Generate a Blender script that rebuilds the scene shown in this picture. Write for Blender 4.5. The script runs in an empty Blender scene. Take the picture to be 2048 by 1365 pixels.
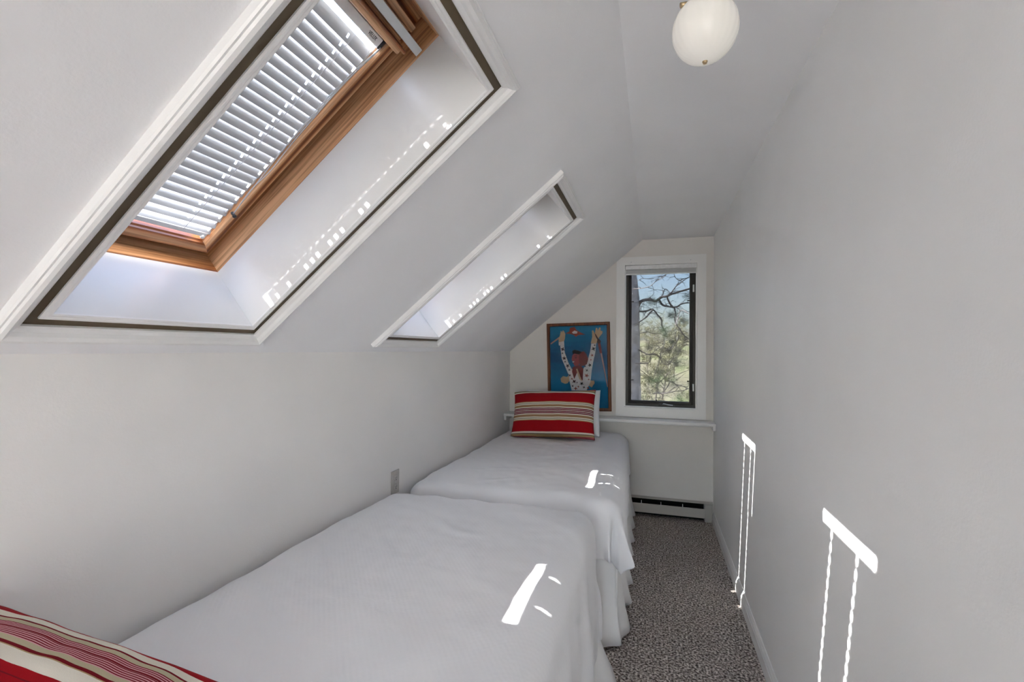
import bpy, bmesh, math, random
from mathutils import Vector, Matrix, noise

# ---------------------------------------------------------------- camera, sky, sun, exposure
S = bpy.context.scene
COL = S.collection
PI = math.pi
H = 1.35
FPX, YAW, PITCH, ROLL = 955.8347, 0.2877, 0.0167, 0.0097
XR, XL, D, C, K, XS = 0.462, -1.2364, 4.1223, 2.2716, 1.3301, -0.092
YB = -4.0                                   # rear end of the room, unseen, set far back to even the fill light


def cam_axes():
    cy, sy, cp, sp = math.cos(YAW), math.sin(YAW), math.cos(PITCH), math.sin(PITCH)
    f = Vector((-sy * cp, cy * cp, sp))
    r = Vector((cy, sy, 0))
    u = r.cross(f)
    cr, sr = math.cos(ROLL), math.sin(ROLL)
    return cr * r + sr * u, -sr * r + cr * u, f


cr_, cu_, cf_ = cam_axes()
cd = bpy.data.cameras.new('camera')
cam = bpy.data.objects.new('camera', cd)
COL.objects.link(cam)
cd.sensor_width = 36.0
cd.lens = FPX / 2048 * 36
cd.clip_start = 0.02
cd.clip_end = 500
m = Matrix((cr_, cu_, -cf_)).transposed().to_4x4()
m.translation = (0, 0, H)
cam.matrix_world = m
S.camera = cam

SUN = Vector((1.0, 0.43, -1.061)).normalized()          # direction the sunlight travels
SUN_STRENGTH = 9.5
SKY_STRENGTH = 0.21
w = bpy.data.worlds.new('sky')
S.world = w
w.use_nodes = True
nt = w.node_tree
sky = nt.nodes.new('ShaderNodeTexSky')
sky.sky_type = 'NISHITA'
sky.sun_disc = False
sky.sun_elevation = math.asin(-SUN.z)
sky.sun_rotation = math.atan2(-SUN.x, -SUN.y)
sky.dust_density = 2.0
bgn = nt.nodes['Background']
bgn.inputs['Strength'].default_value = SKY_STRENGTH
nt.links.new(sky.outputs[0], bgn.inputs['Color'])
sl_ = bpy.data.lights.new('sun', 'SUN')
sl_.energy = SUN_STRENGTH
sl_.angle = math.radians(0.5)
sl_.color = (1.0, 0.985, 0.965)
sun = bpy.data.objects.new('sun', sl_)
COL.objects.link(sun)
sun.rotation_euler = SUN.to_track_quat('-Z', 'Y').to_euler()
sun.location = (-20, -9, 22)

S.view_settings.view_transform = 'Standard'
S.view_settings.look = 'None'
S.view_settings.gamma = 1.0
S.view_settings.exposure = 3.3
S.view_settings.use_curve_mapping = False
S.cycles.use_denoising = True
S.cycles.max_bounces = 10
S.cycles.diffuse_bounces = 7
S.cycles.glossy_bounces = 3
S.cycles.use_adaptive_sampling = True
S.cycles.adaptive_threshold = 0.03
S.cycles.transparent_max_bounces = 16
S.cycles.caustics_reflective = False
S.cycles.caustics_refractive = False

random.seed(7)
rnd = random.random


def uni(a, b):
    return a + (b - a) * rnd()


# ---------------------------------------------------------------- materials
def srgb(r, g, b):
    def f(c):
        c = c / 255.0
        return c / 12.92 if c <= 0.04045 else ((c + 0.055) / 1.055) ** 2.4
    return (f(r), f(g), f(b), 1)


class Mat:
    def __init__(self, name, col=(.8, .8, .8, 1), rough=.5, spec=.4, metal=0):
        self.m = bpy.data.materials.new(name)
        self.m.use_nodes = True
        self.t = self.m.node_tree
        self.b = self.t.nodes['Principled BSDF']
        self.b.inputs['Base Color'].default_value = col
        self.b.inputs['Roughness'].default_value = rough
        self.b.inputs['Specular IOR Level'].default_value = spec
        self.b.inputs['Metallic'].default_value = metal
        self.out = self.t.nodes['Material Output']

    def n(self, typ, **kw):
        nd = self.t.nodes.new('ShaderNode' + typ)
        for k, v in kw.items():
            if k.startswith('i_'):
                nd.inputs[k[2:].replace('_', ' ')].default_value = v
            else:
                setattr(nd, k, v)
        return nd

    def l(self, a, b):
        self.t.links.new(a, b)

    def coord(self, scale=(1, 1, 1), which='Object', rot=(0, 0, 0)):
        tc = self.n('TexCoord')
        mp = self.n('Mapping')
        mp.inputs['Scale'].default_value = scale
        mp.inputs['Rotation'].default_value = rot
        self.l(tc.outputs[which], mp.inputs['Vector'])
        return mp.outputs[0]

    def ramp(self, fac, stops, interp='LINEAR'):
        rp = self.n('ValToRGB')
        cr = rp.color_ramp
        cr.interpolation = interp
        while len(cr.elements) < len(stops):
            cr.elements.new(0.5)
        for e, (p, c) in zip(cr.elements, stops):
            e.position = p
            e.color = c
        self.l(fac, rp.inputs[0])
        return rp.outputs[0]

    def base(self, out):
        self.l(out, self.b.inputs['Base Color'])

    def bump(self, height, strength=.2, dist=.01):
        bp = self.n('Bump')
        bp.inputs['Strength'].default_value = strength
        bp.inputs['Distance'].default_value = dist
        self.l(height, bp.inputs['Height'])
        self.l(bp.outputs[0], self.b.inputs['Normal'])


M = {}


def paint(name, col, rough=.55, tex=.15, scale=180, spec=.35):
    a = Mat(name, col, rough, spec)
    v = a.coord()
    nz = a.n('TexNoise', i_Scale=scale, i_Detail=3.0)
    a.l(v, nz.inputs['Vector'])
    n2 = a.n('TexNoise', i_Scale=2.3, i_Detail=2.0)
    a.l(v, n2.inputs['Vector'])
    c2 = tuple(x * .965 for x in col[:3]) + (1,)
    a.base(a.ramp(n2.outputs[0], [(.35, c2), (.65, col)]))
    a.bump(nz.outputs[0], tex, .002)
    M[name] = a.m
    return a


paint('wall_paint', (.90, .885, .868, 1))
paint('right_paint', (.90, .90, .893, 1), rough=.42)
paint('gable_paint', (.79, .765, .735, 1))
paint('ceiling_paint', (.90, .90, .915, 1))
paint('trim_paint', (.86, .86, .855, 1), rough=.32, tex=.06, scale=60, spec=.5)
paint('shaft_paint', (.80, .80, .785, 1), rough=.3, tex=.04, scale=40, spec=.5)
paint('heater_enamel', (.46, .44, .405, 1), rough=.35, tex=.03, scale=60)
paint('shelf_paint', (.82, .82, .82, 1), rough=.22, tex=.03, scale=60, spec=.5)


def plain(name, col, rough=.5, spec=.4, metal=0, grain=0.06, scale=40):
    a = Mat(name, col, rough, spec, metal)
    v = a.coord()
    nz = a.n('TexNoise', i_Scale=scale, i_Detail=3.0)
    a.l(v, nz.inputs['Vector'])
    lo = tuple(max(0, x * (1 - grain)) for x in col[:3]) + (1,)
    hi = tuple(min(1, x * (1 + grain)) for x in col[:3]) + (1,)
    a.base(a.ramp(nz.outputs[0], [(.3, lo), (.7, hi)]))
    M[name] = a.m
    return a


plain('taupe_strip', srgb(96, 84, 66), .6)
plain('shade_black', (.006, .006, .006, 1), .8, .1)  # flat black that stands in for the shade inside the heater
plain('grey_metal', (.62, .64, .66, 1), .35, .5, .3, .03)
plain('dark_plastic', (.03, .03, .035, 1), .4)
plain('bronze_sash', (.014, .012, .011, 1), .4, .4)
plain('cord_grey', (.62, .64, .68, 1), .5)
plain('brass', (.55, .42, .25, 1), .3, .5, .9)
plain('outlet_plastic', (.50, .48, .45, 1), .35, .5)
plain('slot_dark', (.02, .02, .02, 1), .6)
plain('white_metal', (.80, .81, .82, 1), .3, .5)
plain('bark', (.36, .34, .335, 1), .9, .1, 0, .5, 9)
plain('branch_bark', (.055, .05, .05, 1), .9, .1, 0, .4, 20)
plain('pale_branch', (.33, .29, .27, 1), .9, .1, 0, .3, 20)
plain('tree_bark', (.19, .165, .15, 1), .9, .1, 0, .4, 5)
plain('needles', (.10, .17, .07, 1), .7, .2, 0, .5, 3)
plain('needles_dark', (.045, .075, .05, 1), .7, .2, 0, .5, 3)
plain('twigs', (.30, .29, .17, 1), .9, .1, 0, .35, 1.5)
plain('twigs_grey', (.20, .18, .15, 1), .9, .1, 0, .35, 1.5)
plain('evergreen', (.07, .12, .06, 1), .9, .1, 0, .4, 2)


def make_wood(name, axis):
    a = Mat(name, rough=.38, spec=.5)
    sc = [(1, 1, 1)] * 3
    s = {'X': (1.6, 26, 26), 'Y': (26, 1.6, 26)}[axis]
    v = a.coord(s)
    nz = a.n('TexNoise', i_Scale=1.0, i_Detail=3.0, i_Distortion=.8)
    a.l(v, nz.inputs['Vector'])
    s2 = {'X': (3, 150, 150), 'Y': (150, 3, 150)}[axis]
    fine = a.n('TexNoise', i_Scale=1.0, i_Detail=4.0)
    a.l(a.coord(s2), fine.inputs['Vector'])
    wv = a.n('TexWave', wave_type='BANDS', bands_direction={'X': 'Y', 'Y': 'X'}[axis], i_Scale=.16, i_Distortion=9.0, i_Detail=2.0, i_Detail_Scale=.5)
    s3 = {'X': (5, 60, 60), 'Y': (60, 5, 60)}[axis]
    a.l(a.coord(s3), wv.inputs['Vector'])
    col = a.ramp(wv.outputs[0], [(0.0, srgb(120, 64, 26)), (.18, srgb(172, 104, 54)), (.45, srgb(214, 158, 108)), (1, srgb(232, 188, 146))])
    mx = a.n('MixRGB', blend_type='MULTIPLY')
    mx.inputs[0].default_value = .75
    a.l(col, mx.inputs[1])
    a.l(a.ramp(fine.outputs[0], [(.36, (.42, .33, .26, 1)), (.56, (1, 1, 1, 1))]), mx.inputs[2])
    mx2 = a.n('MixRGB', blend_type='MULTIPLY')
    mx2.inputs[0].default_value = .6
    a.l(mx.outputs[0], mx2.inputs[1])
    a.l(a.ramp(nz.outputs[0], [(.3, (.55, .45, .36, 1)), (.6, (1, 1, 1, 1))]), mx2.inputs[2])
    a.base(mx2.outputs[0])
    a.bump(fine.outputs[0], .25, .002)
    M[name] = a.m


make_wood('pine_along', 'X')
make_wood('pine_across', 'Y')
a = Mat('frame_wood', rough=.45)
v = a.coord((60, 60, 4))
nz = a.n('TexNoise', i_Scale=1.5, i_Detail=4.0)
a.l(v, nz.inputs['Vector'])
a.base(a.ramp(nz.outputs[0], [(.3, srgb(70, 34, 10)), (.7, srgb(122, 66, 24))]))
M['frame_wood'] = a.m


def glass(name, tint=(.97, .97, .97, 1), refl=1.0):
    a = Mat(name)
    a.t.nodes.remove(a.b)
    tr = a.n('BsdfTransparent')
    tr.inputs[0].default_value = tint
    gl = a.n('BsdfGlossy')
    gl.inputs['Roughness'].default_value = .02
    fr = a.n('Fresnel', i_IOR=1.45)
    mu = a.n('Math', operation='MULTIPLY')
    mu.inputs[1].default_value = refl
    a.l(fr.outputs[0], mu.inputs[0])
    # only the entry face mirrors; the exit face of the thin pane is clear
    ge = a.n('NewGeometry')
    iv = a.n('Math', operation='SUBTRACT')
    iv.inputs[0].default_value = 1.0
    a.l(ge.outputs['Backfacing'], iv.inputs[1])
    m2 = a.n('Math', operation='MULTIPLY')
    a.l(mu.outputs[0], m2.inputs[0])
    a.l(iv.outputs[0], m2.inputs[1])
    mx = a.n('MixShader')
    a.l(m2.outputs[0], mx.inputs[0])
    a.l(tr.outputs[0], mx.inputs[1])
    a.l(gl.outputs[0], mx.inputs[2])
    a.l(mx.outputs[0], a.out.inputs[0])
    M[name] = a.m


glass('clear_glass')
glass('picture_glass', (.98, .98, .98, 1), .35)
glass('view_dimming_glass', (.36, .365, .375, 1))  # pane colour darkened to keep the outside view from overexposing

# fly screen: fine woven mesh that lets about two thirds of the light through
a = Mat('fly_screen', (.14, .14, .145, 1), .8, .1)
tr = a.n('BsdfTransparent')
mx = a.n('MixShader')
mx.inputs[0].default_value = .28
a.l(tr.outputs[0], mx.inputs[1])
a.l(a.b.outputs[0], mx.inputs[2])
a.l(mx.outputs[0], a.out.inputs[0])
M['fly_screen'] = a.m


def slat_mat(name, col, trans):
    a = Mat(name, col, .38, .4)
    tl = a.n('BsdfTranslucent')
    tl.inputs[0].default_value = col
    mx = a.n('MixShader')
    mx.inputs[0].default_value = trans
    a.l(a.b.outputs[0], mx.inputs[1])
    a.l(tl.outputs[0], mx.inputs[2])
    a.l(mx.outputs[0], a.out.inputs[0])
    M[name] = a.m


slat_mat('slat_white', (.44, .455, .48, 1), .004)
slat_mat('slat_fill', (.60, .615, .63, 1), .010)  # brighter, more translucent copy for the far blind, added to light the far end

# carpet: looped berber
a = Mat('carpet', rough=1.0, spec=.05)
v = a.coord((1, 1, 1))
vo = a.n('TexVoronoi', i_Scale=95.0)
a.l(v, vo.inputs['Vector'])
nz = a.n('TexNoise', i_Scale=105.0, i_Detail=2.5)
a.l(v, nz.inputs['Vector'])
nb = a.n('TexNoise', i_Scale=14.0, i_Detail=3.0)
a.l(v, nb.inputs['Vector'])
c1 = a.ramp(nz.outputs[0], [(.36, srgb(78, 70, 67)), (.5, srgb(168, 158, 151)), (.66, srgb(240, 233, 226))])
mx = a.n('MixRGB', blend_type='MULTIPLY')
mx.inputs[0].default_value = .7
a.l(c1, mx.inputs[1])
a.l(a.ramp(nb.outputs[0], [(.3, (.72, .70, .69, 1)), (.7, (1, 1, 1, 1))]), mx.inputs[2])
a.base(mx.outputs[0])
a.bump(vo.outputs['Distance'], 1.0, .006)
M['carpet'] = a.m


# bed linen
def linen(name, col, weave=900, wr=.05, rough=.7, seer=0):
    a = Mat(name, col, rough, .25)
    v = a.coord()
    nz = a.n('TexNoise', i_Scale=7.0, i_Detail=4.0, i_Distortion=.4)
    a.l(v, nz.inputs['Vector'])
    h = nz.outputs[0]
    if seer:
        wv = a.n('TexWave', wave_type='BANDS', bands_direction='X', i_Scale=26.0, i_Distortion=1.5, i_Detail=1.0)
        a.l(a.coord(rot=(0, 0, .9)), wv.inputs['Vector'])
        w2 = a.n('TexWave', wave_type='BANDS', bands_direction='Y', i_Scale=26.0, i_Distortion=1.5, i_Detail=1.0)
        a.l(a.coord(rot=(0, 0, .9)), w2.inputs['Vector'])
        ad = a.n('Math', operation='MULTIPLY_ADD')
        a.l(wv.outputs[0], ad.inputs[0])
        ad.inputs[1].default_value = seer
        a.l(nz.outputs[0], ad.inputs[2])
        ad2 = a.n('Math', operation='MULTIPLY_ADD')
        a.l(w2.outputs[0], ad2.inputs[0])
        ad2.inputs[1].default_value = seer
        a.l(ad.outputs[0], ad2.inputs[2])
        h = ad2.outputs[0]
    a.bump(h, wr, .05)
    M[name] = a.m


linen('duvet_cotton', (.86, .865, .89, 1), wr=.10, rough=.55, seer=.02)
linen('skirt_cotton', (.87, .87, .87, 1), wr=.08)
linen('white_cotton', (.83, .84, .86, 1), wr=.12)
linen('mattress_ticking', (.78, .77, .74, 1), wr=.08)


def stripes(name, half, stops):
    """stripes across the pillow: position runs -half..half along the object's own Y axis"""
    a = Mat(name, rough=.85, spec=.15)
    tc = a.n('TexCoord')
    sp = a.n('SeparateXYZ')
    a.l(tc.outputs['Object'], sp.inputs[0])
    mr = a.n('MapRange')
    mr.inputs['From Min'].default_value = -half
    mr.inputs['From Max'].default_value = half
    a.l(sp.outputs['Y'], mr.inputs['Value'])
    col = None
    # ramps hold 32 stops at most, so long patterns are split over two ramps
    chunks = [stops[i:i + 30] for i in range(0, len(stops), 30)]
    for ch in chunks:
        c = a.ramp(mr.outputs[0], ch, 'CONSTANT')
        if col is None:
            col = c
        else:
            gt = a.n('Math', operation='GREATER_THAN')
            gt.inputs[1].default_value = ch[0][0]
            a.l(mr.outputs[0], gt.inputs[0])
            mx = a.n('MixRGB')
            a.l(gt.outputs[0], mx.inputs[0])
            a.l(col, mx.inputs[1])
            a.l(c, mx.inputs[2])
            col = mx.outputs[0]
    a.base(col)
    nz = a.n('TexNoise', i_Scale=500.0, i_Detail=2.0)
    a.l(tc.outputs['Object'], nz.inputs['Vector'])
    a.bump(nz.outputs[0], .15, .002)
    M[name] = a.m


RED, DRED, BURG = srgb(160, 14, 26), srgb(120, 16, 28), srgb(112, 20, 48)
TAN, GOLD, CREAM, PINK, OLIVE = srgb(160, 122, 92), srgb(176, 150, 108), srgb(226, 219, 205), srgb(176, 88, 96), srgb(120, 108, 88)


def seq(parts):
    tot = sum(p[0] for p in parts)
    o, acc = [], 0
    for wd, c in parts:
        o.append((acc / tot, c))
        acc += wd
    return o


half_far = [(5, PINK), (2, GOLD), (1, OLIVE), (2.2, CREAM), (15, RED), (1.2, GOLD), (1.3, CREAM), (.8, OLIVE), (1.6, CREAM), (3.4, TAN), (1.5, CREAM), (1.5, BURG), (.6, CREAM)]
stripes('far_stripes', .205, seq(half_far + [(1.6, BURG), (1.0, CREAM)] + [(1.6, BURG)] + half_far[::-1]))
TAUPE = srgb(188, 176, 148)
mm = [(42, RED), (18, CREAM), (4, DRED), (12, TAUPE)]
for i in range(9):
    mm += [(2.1, DRED), (2.1, srgb(214, 158, 166))]
mm += [(10, TAUPE), (7, DRED), (2, GOLD), (25, CREAM), (15, RED), (2, DRED), (24, RED), (22, CREAM), (4, GOLD), (7, DRED), (16, TAUPE), (70, RED), (20, CREAM), (30, TAUPE), (20, CREAM), (80, RED), (25, CREAM), (20, TAUPE), (30, RED)]
stripes('near_stripes', .25, seq(mm[::-1]))

# lamp glass
a = Mat('lamp_glass', (.86, .85, .80, 1), .25, .5)
a.b.inputs['Emission Color'].default_value = (1.0, .93, .82, 1)
a.b.inputs['Emission Strength'].default_value = .02
v = a.coord()
nz = a.n('TexNoise', i_Scale=12.0)
a.l(v, nz.inputs['Vector'])
a.base(a.ramp(nz.outputs[0], [(.3, (.76, .75, .70, 1)), (.7, (.80, .79, .75, 1))]))
M['lamp_glass'] = a.m

# ground outdoors
a = Mat('leaf_litter', rough=1, spec=.05)
v = a.coord()
nz = a.n('TexNoise', i_Scale=.35, i_Detail=6.0)
a.l(v, nz.inputs['Vector'])
c_yard = a.ramp(nz.outputs[0], [(.3, (.21, .19, .165, 1)), (.5, (.27, .25, .22, 1)), (.65, (.25, .25, .20, 1))])
c_hill = a.ramp(nz.outputs[0], [(.3, (.24, .22, .15, 1)), (.5, (.33, .31, .20, 1)), (.65, (.26, .29, .14, 1))])
sp = a.n('SeparateXYZ')
a.l(v, sp.inputs[0])
mr = a.n('MapRange')
mr.inputs['From Min'].default_value = 9
mr.inputs['From Max'].default_value = 14
a.l(sp.outputs['Y'], mr.inputs['Value'])
mx = a.n('MixRGB')
a.l(mr.outputs[0], mx.inputs[0])
a.l(c_yard, mx.inputs[1])
a.l(c_hill, mx.inputs[2])
a.base(mx.outputs[0])
M['leaf_litter'] = a.m


def flat(name, col, var=.08, scale=30):
    plain(name, col, .75, .15, 0, var, scale)


a = Mat('print_blue', rough=.7, spec=.15)
v = a.coord()
sp = a.n('SeparateXYZ')
a.l(v, sp.inputs[0])
nz = a.n('TexNoise', i_Scale=5.0, i_Detail=3.0)
a.l(a.coord((1, 1, 5)), nz.inputs['Vector'])
ma = a.n('Math', operation='MULTIPLY_ADD')
a.l(nz.outputs[0], ma.inputs[0])
ma.inputs[1].default_value = .25
a.l(sp.outputs['Z'], ma.inputs[2])
a.base(a.ramp(ma.outputs[0], [(0.0, srgb(24, 112, 158)), (.12, srgb(20, 96, 140)), (.22, srgb(14, 74, 118)), (.42, srgb(40, 120, 160)), (.62, srgb(36, 112, 156))]))
M['print_blue'] = a.m
flat('print_white', srgb(206, 204, 206))
flat('print_tan', srgb(186, 162, 132))
flat('print_face', srgb(150, 74, 78))
flat('print_scarf', srgb(104, 38, 38), .25)
flat('print_hair', srgb(28, 22, 26))
flat('print_pole', srgb(176, 140, 130))
flat('print_dark', srgb(52, 32, 40))
flat('print_rust', srgb(136, 70, 60), .3)


# ---------------------------------------------------------------- mesh helpers
def root_loc(p):
    while p is not None and p.parent is not None:
        p = p.parent
    return p


def link(name, me, mat, parent=None, smooth=False):
    if mat is not None:
        me.materials.append(M[mat])
    if smooth:
        for p in me.polygons:
            p.use_smooth = True
    o = bpy.data.objects.new(name, me)
    COL.objects.link(o)
    if parent is not None:
        o.parent = parent
    return o


def mesh(name, verts, faces, mat, parent=None, smooth=False, local=False):
    """verts in world space unless local; children are stored relative to their thing's base"""
    vs = [Vector(v) for v in verts]
    rt = root_loc(parent)
    if rt is not None and not local:
        vs = [v - rt.location for v in vs]
    me = bpy.data.meshes.new(name)
    me.from_pydata([tuple(v) for v in vs], [], faces)
    me.update()
    bm = bmesh.new()
    bm.from_mesh(me)
    bmesh.ops.recalc_face_normals(bm, faces=bm.faces)
    bm.to_mesh(me)
    bm.free()
    return link(name, me, mat, parent, smooth)


def box(name, lo, hi, mat, parent=None, bevel=0, local=False, seg=2):
    lo, hi = Vector(lo), Vector(hi)
    rt = root_loc(parent)
    if rt is not None and not local:
        lo, hi = lo - rt.location, hi - rt.location
    bm = bmesh.new()
    bmesh.ops.create_cube(bm, size=1)
    for v in bm.verts:
        v.co = Vector([(lo[i] + hi[i]) / 2 + v.co[i] * (hi[i] - lo[i]) for i in range(3)])
    if bevel:
        bmesh.ops.bevel(bm, geom=bm.edges[:], offset=bevel, segments=seg, profile=.5, affect='EDGES')
    me = bpy.data.meshes.new(name)
    bm.to_mesh(me)
    bm.free()
    return link(name, me, mat, parent, False)


def tag(o, label, cat, group=None, kind=None):
    o['label'] = label
    o['category'] = cat
    if group:
        o['group'] = group
    if kind:
        o['kind'] = kind
    return o


def thing(name, label, cat, loc=(0, 0, 0), rot=(0, 0, 0), group=None, kind=None):
    o = bpy.data.objects.new(name, None)
    o.empty_display_size = .05
    COL.objects.link(o)
    o.location = loc
    o.rotation_euler = rot
    return tag(o, label, cat, group, kind)


def tube_data(pts, rad, n=8, cap=True):
    pts = [Vector(p) for p in pts]
    if not hasattr(rad, '__len__'):
        rad = [rad] * len(pts)
    vs, fs = [], []
    t0 = (pts[1] - pts[0]).normalized()
    up = Vector((0, 0, 1)) if abs(t0.z) < .9 else Vector((1, 0, 0))
    s = t0.cross(up).normalized()
    for i, p in enumerate(pts):
        t = (pts[min(i + 1, len(pts) - 1)] - pts[max(i - 1, 0)]).normalized()
        s = (s - t * s.dot(t)).normalized()
        u = t.cross(s)
        for k in range(n):
            a_ = 2 * PI * k / n
            vs.append(p + (s * math.cos(a_) + u * math.sin(a_)) * rad[i])
    for i in range(len(pts) - 1):
        for k in range(n):
            fs.append((i * n + k, i * n + (k + 1) % n, (i + 1) * n + (k + 1) % n, (i + 1) * n + k))
    if cap:
        fs.append(tuple(range(n - 1, -1, -1)))
        fs.append(tuple(range((len(pts) - 1) * n, len(pts) * n)))
    return vs, fs


def tube(name, pts, rad, mat, parent=None, n=8, local=False):
    v, f = tube_data(pts, rad, n)
    return mesh(name, v, f, mat, parent, True, local)


def spline(pts, k=4):
    """Catmull-Rom through points"""
    P = [Vector(p) for p in pts]
    P = [2 * P[0] - P[1]] + P + [2 * P[-1] - P[-2]]
    o = []
    for i in range(1, len(P) - 2):
        for j in range(k):
            t = j / k
            a0, a1, a2, a3 = P[i - 1], P[i], P[i + 1], P[i + 2]
            o.append(.5 * ((2 * a1) + (a2 - a0) * t + (2 * a0 - 5 * a1 + 4 * a2 - a3) * t * t + (3 * a1 - a0 - 3 * a2 + a3) * t ** 3))
    o.append(P[-2])
    return o


def lathe(name, prof, mat, parent=None, center=(0, 0, 0), n=32, flute=0, nf=0, local=False):
    vs, fs = [], []
    c = Vector(center)
    for (r, z) in prof:
        for k in range(n):
            a_ = 2 * PI * k / n
            rr = r * (1 + flute * abs(math.sin(nf * a_ / 2))) if nf else r
            vs.append(c + Vector((rr * math.cos(a_), rr * math.sin(a_), z)))
    for i in range(len(prof) - 1):
        for k in range(n):
            fs.append((i * n + k, i * n + (k + 1) % n, (i + 1) * n + (k + 1) % n, (i + 1) * n + k))
    return mesh(name, vs, fs, mat, parent, True, local)


def prism(name, poly, ext, mat, parent=None, local=False, f=lambda p: p):
    """polygon (list of 3D points) extruded along ext"""
    e = Vector(ext)
    vs = [f(Vector(p)) for p in poly] + [f(Vector(p) + e) for p in poly]
    n = len(poly)
    fs = [tuple(range(n)), tuple(range(2 * n - 1, n - 1, -1))]
    fs += [(i, (i + 1) % n, n + (i + 1) % n, n + i) for i in range(n)]
    return mesh(name, vs, fs, mat, parent, False, local)


def frame4(name, rect, prof, mats, parent, mp, local=False, sides=(0, 1, 2, 3)):
    """four mitred boards round rect=(a0,a1,b0,b1); prof=[(o,h)] closed: o outward, h height. mp(a,b,h)->point.
    side 0: b0 (low b), 1: a1, 2: b1, 3: a0"""
    a0, a1, b0, b1 = rect
    outs = []
    for sd in sides:
        ends = []
        for e in (0, 1):
            ring = []
            for (o, h) in prof:
                lo_a, hi_a, lo_b, hi_b = a0 - o, a1 + o, b0 - o, b1 + o
                cs = [(lo_a, lo_b), (hi_a, lo_b), (hi_a, hi_b), (lo_a, hi_b)]
                aa, bb = cs[(sd + e) % 4]
                ring.append(Vector(mp(aa, bb, h)))
            ends.append(ring)
        n = len(prof)
        vs = ends[0] + ends[1]
        fs = [(i, (i + 1) % n, n + (i + 1) % n, n + i) for i in range(n)]
        fs += [tuple(range(n - 1, -1, -1)), tuple(range(n, 2 * n))]
        mt = mats[sd] if isinstance(mats, (list, tuple)) else mats
        outs.append(mesh(name, vs, fs, mt, parent, False, local))
    return outs


def slab(name, org, U, V, N, ur, vr, holes, th, mat):
    """flat wall with rectangular holes; N points away from the room"""
    org, U, V, N = Vector(org), Vector(U), Vector(V), Vector(N)
    us = sorted(set([ur[0], ur[1]] + [h[i] for h in holes for i in (0, 1)]))
    vv = sorted(set([vr[0], vr[1]] + [h[i] for h in holes for i in (2, 3)]))
    nu, nv = len(us), len(vv)
    vs = []
    for l in (0, 1):
        for i in range(nu):
            for j in range(nv):
                vs.append(org + U * us[i] + V * vv[j] + N * (th * l))
    idx = lambda l, i, j: l * nu * nv + i * nv + j

    def full(i, j):
        if i < 0 or j < 0 or i >= nu - 1 or j >= nv - 1:
            return False
        cu_, cv_ = (us[i] + us[i + 1]) / 2, (vv[j] + vv[j + 1]) / 2
        return not any(h[0] < cu_ < h[1] and h[2] < cv_ < h[3] for h in holes)
    fs = []
    for i in range(nu - 1):
        for j in range(nv - 1):
            if not full(i, j):
                continue
            fs.append((idx(0, i, j), idx(0, i + 1, j), idx(0, i + 1, j + 1), idx(0, i, j + 1)))
            fs.append((idx(1, i, j + 1), idx(1, i + 1, j + 1), idx(1, i + 1, j), idx(1, i, j)))
            for (di, dj, p, q) in ((-1, 0, (i, j), (i, j + 1)), (1, 0, (i + 1, j), (i + 1, j + 1)), (0, -1, (i, j), (i + 1, j)), (0, 1, (i, j + 1), (i + 1, j + 1))):
                if not full(i + di, j + dj):
                    fs.append((idx(0, *p), idx(0, *q), idx(1, *q), idx(1, *p)))
    return mesh(name, vs, fs, mat)


# ---------------------------------------------------------------- room shell
ANG = math.atan2(C - K, XS - XL)
SLV = Vector((math.cos(ANG), 0, math.sin(ANG)))
NRM = Vector((-math.sin(ANG), 0, math.cos(ANG)))
SLEN = math.hypot(C - K, XS - XL)
YC1, YC2 = 0.889, 2.165                     # centres of the two roof windows in view
YC4 = -2.939                                # unseen roof window added behind the camera for fill light
S0, S1, HW = 0.130, 1.070, 0.245            # shaft opening along the slope, half width
LIN = 0.012

o = slab('floor', (0, 0, 0), (1, 0, 0), (0, 1, 0), (0, 0, -1), (XL - .15, XR + .15), (YB - .15, D + .15), [], .12, 'carpet')
tag(o, 'grey-brown looped berber carpet floor in the aisle', 'floor', kind='structure')
holes = [(S0 - LIN, S1 + LIN, yc - HW - LIN, yc + HW + LIN) for yc in (YC1, YC2, YC4)]
o = slab('wall_slope', (XL, 0, K), SLV, (0, 1, 0), NRM, (-.12, SLEN + .25), (YB - .15, D + .15), holes, .31, 'ceiling_paint')
tag(o, 'white sloping ceiling plane holding the two roof windows', 'ceiling', kind='structure')
# cut the parts of the slab that would dip below the knee wall line
o = slab('ceiling', (0, 0, C), (1, 0, 0), (0, 1, 0), (0, 0, 1), (XS, XR + .15), (YB - .15, D + .15), [], .12, 'ceiling_paint')
tag(o, 'narrow flat white ceiling strip with the globe lamp', 'ceiling', kind='structure')
o = slab('wall_left', (XL, 0, 0), (0, 1, 0), (0, 0, 1), (-1, 0, 0), (YB - .15, D + .15), (-.1, K + .03), [], .15, 'wall_paint')
tag(o, 'low white knee wall behind the beds with an outlet', 'wall', kind='structure')
o = slab('wall_right', (XR, 0, 0), (0, 1, 0), (0, 0, 1), (1, 0, 0), (YB - .15, D + .15), (-.1, C + .1), [], .15, 'right_paint')
tag(o, 'tall plain white wall catching dotted sunlight', 'wall', kind='structure')
WX0, WX1, WZ0, WZ1 = -0.231, 0.336, 0.876, 2.060      # clear opening of the gable window
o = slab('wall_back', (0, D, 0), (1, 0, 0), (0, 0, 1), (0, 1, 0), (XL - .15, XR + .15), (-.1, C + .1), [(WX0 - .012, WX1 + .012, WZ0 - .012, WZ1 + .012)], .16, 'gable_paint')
tag(o, 'warm white gable end wall with narrow window and shelf', 'wall', kind='structure')
RW = (-1.15, .42, .06, 2.2)  # glazed opening added out of view to let in fill light
o = slab('wall_rear', (0, YB, 0), (1, 0, 0), (0, 0, 1), (0, -1, 0), (XL - .15, XR + .15), (-.1, C + .1), [RW], .16, 'wall_paint')
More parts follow.
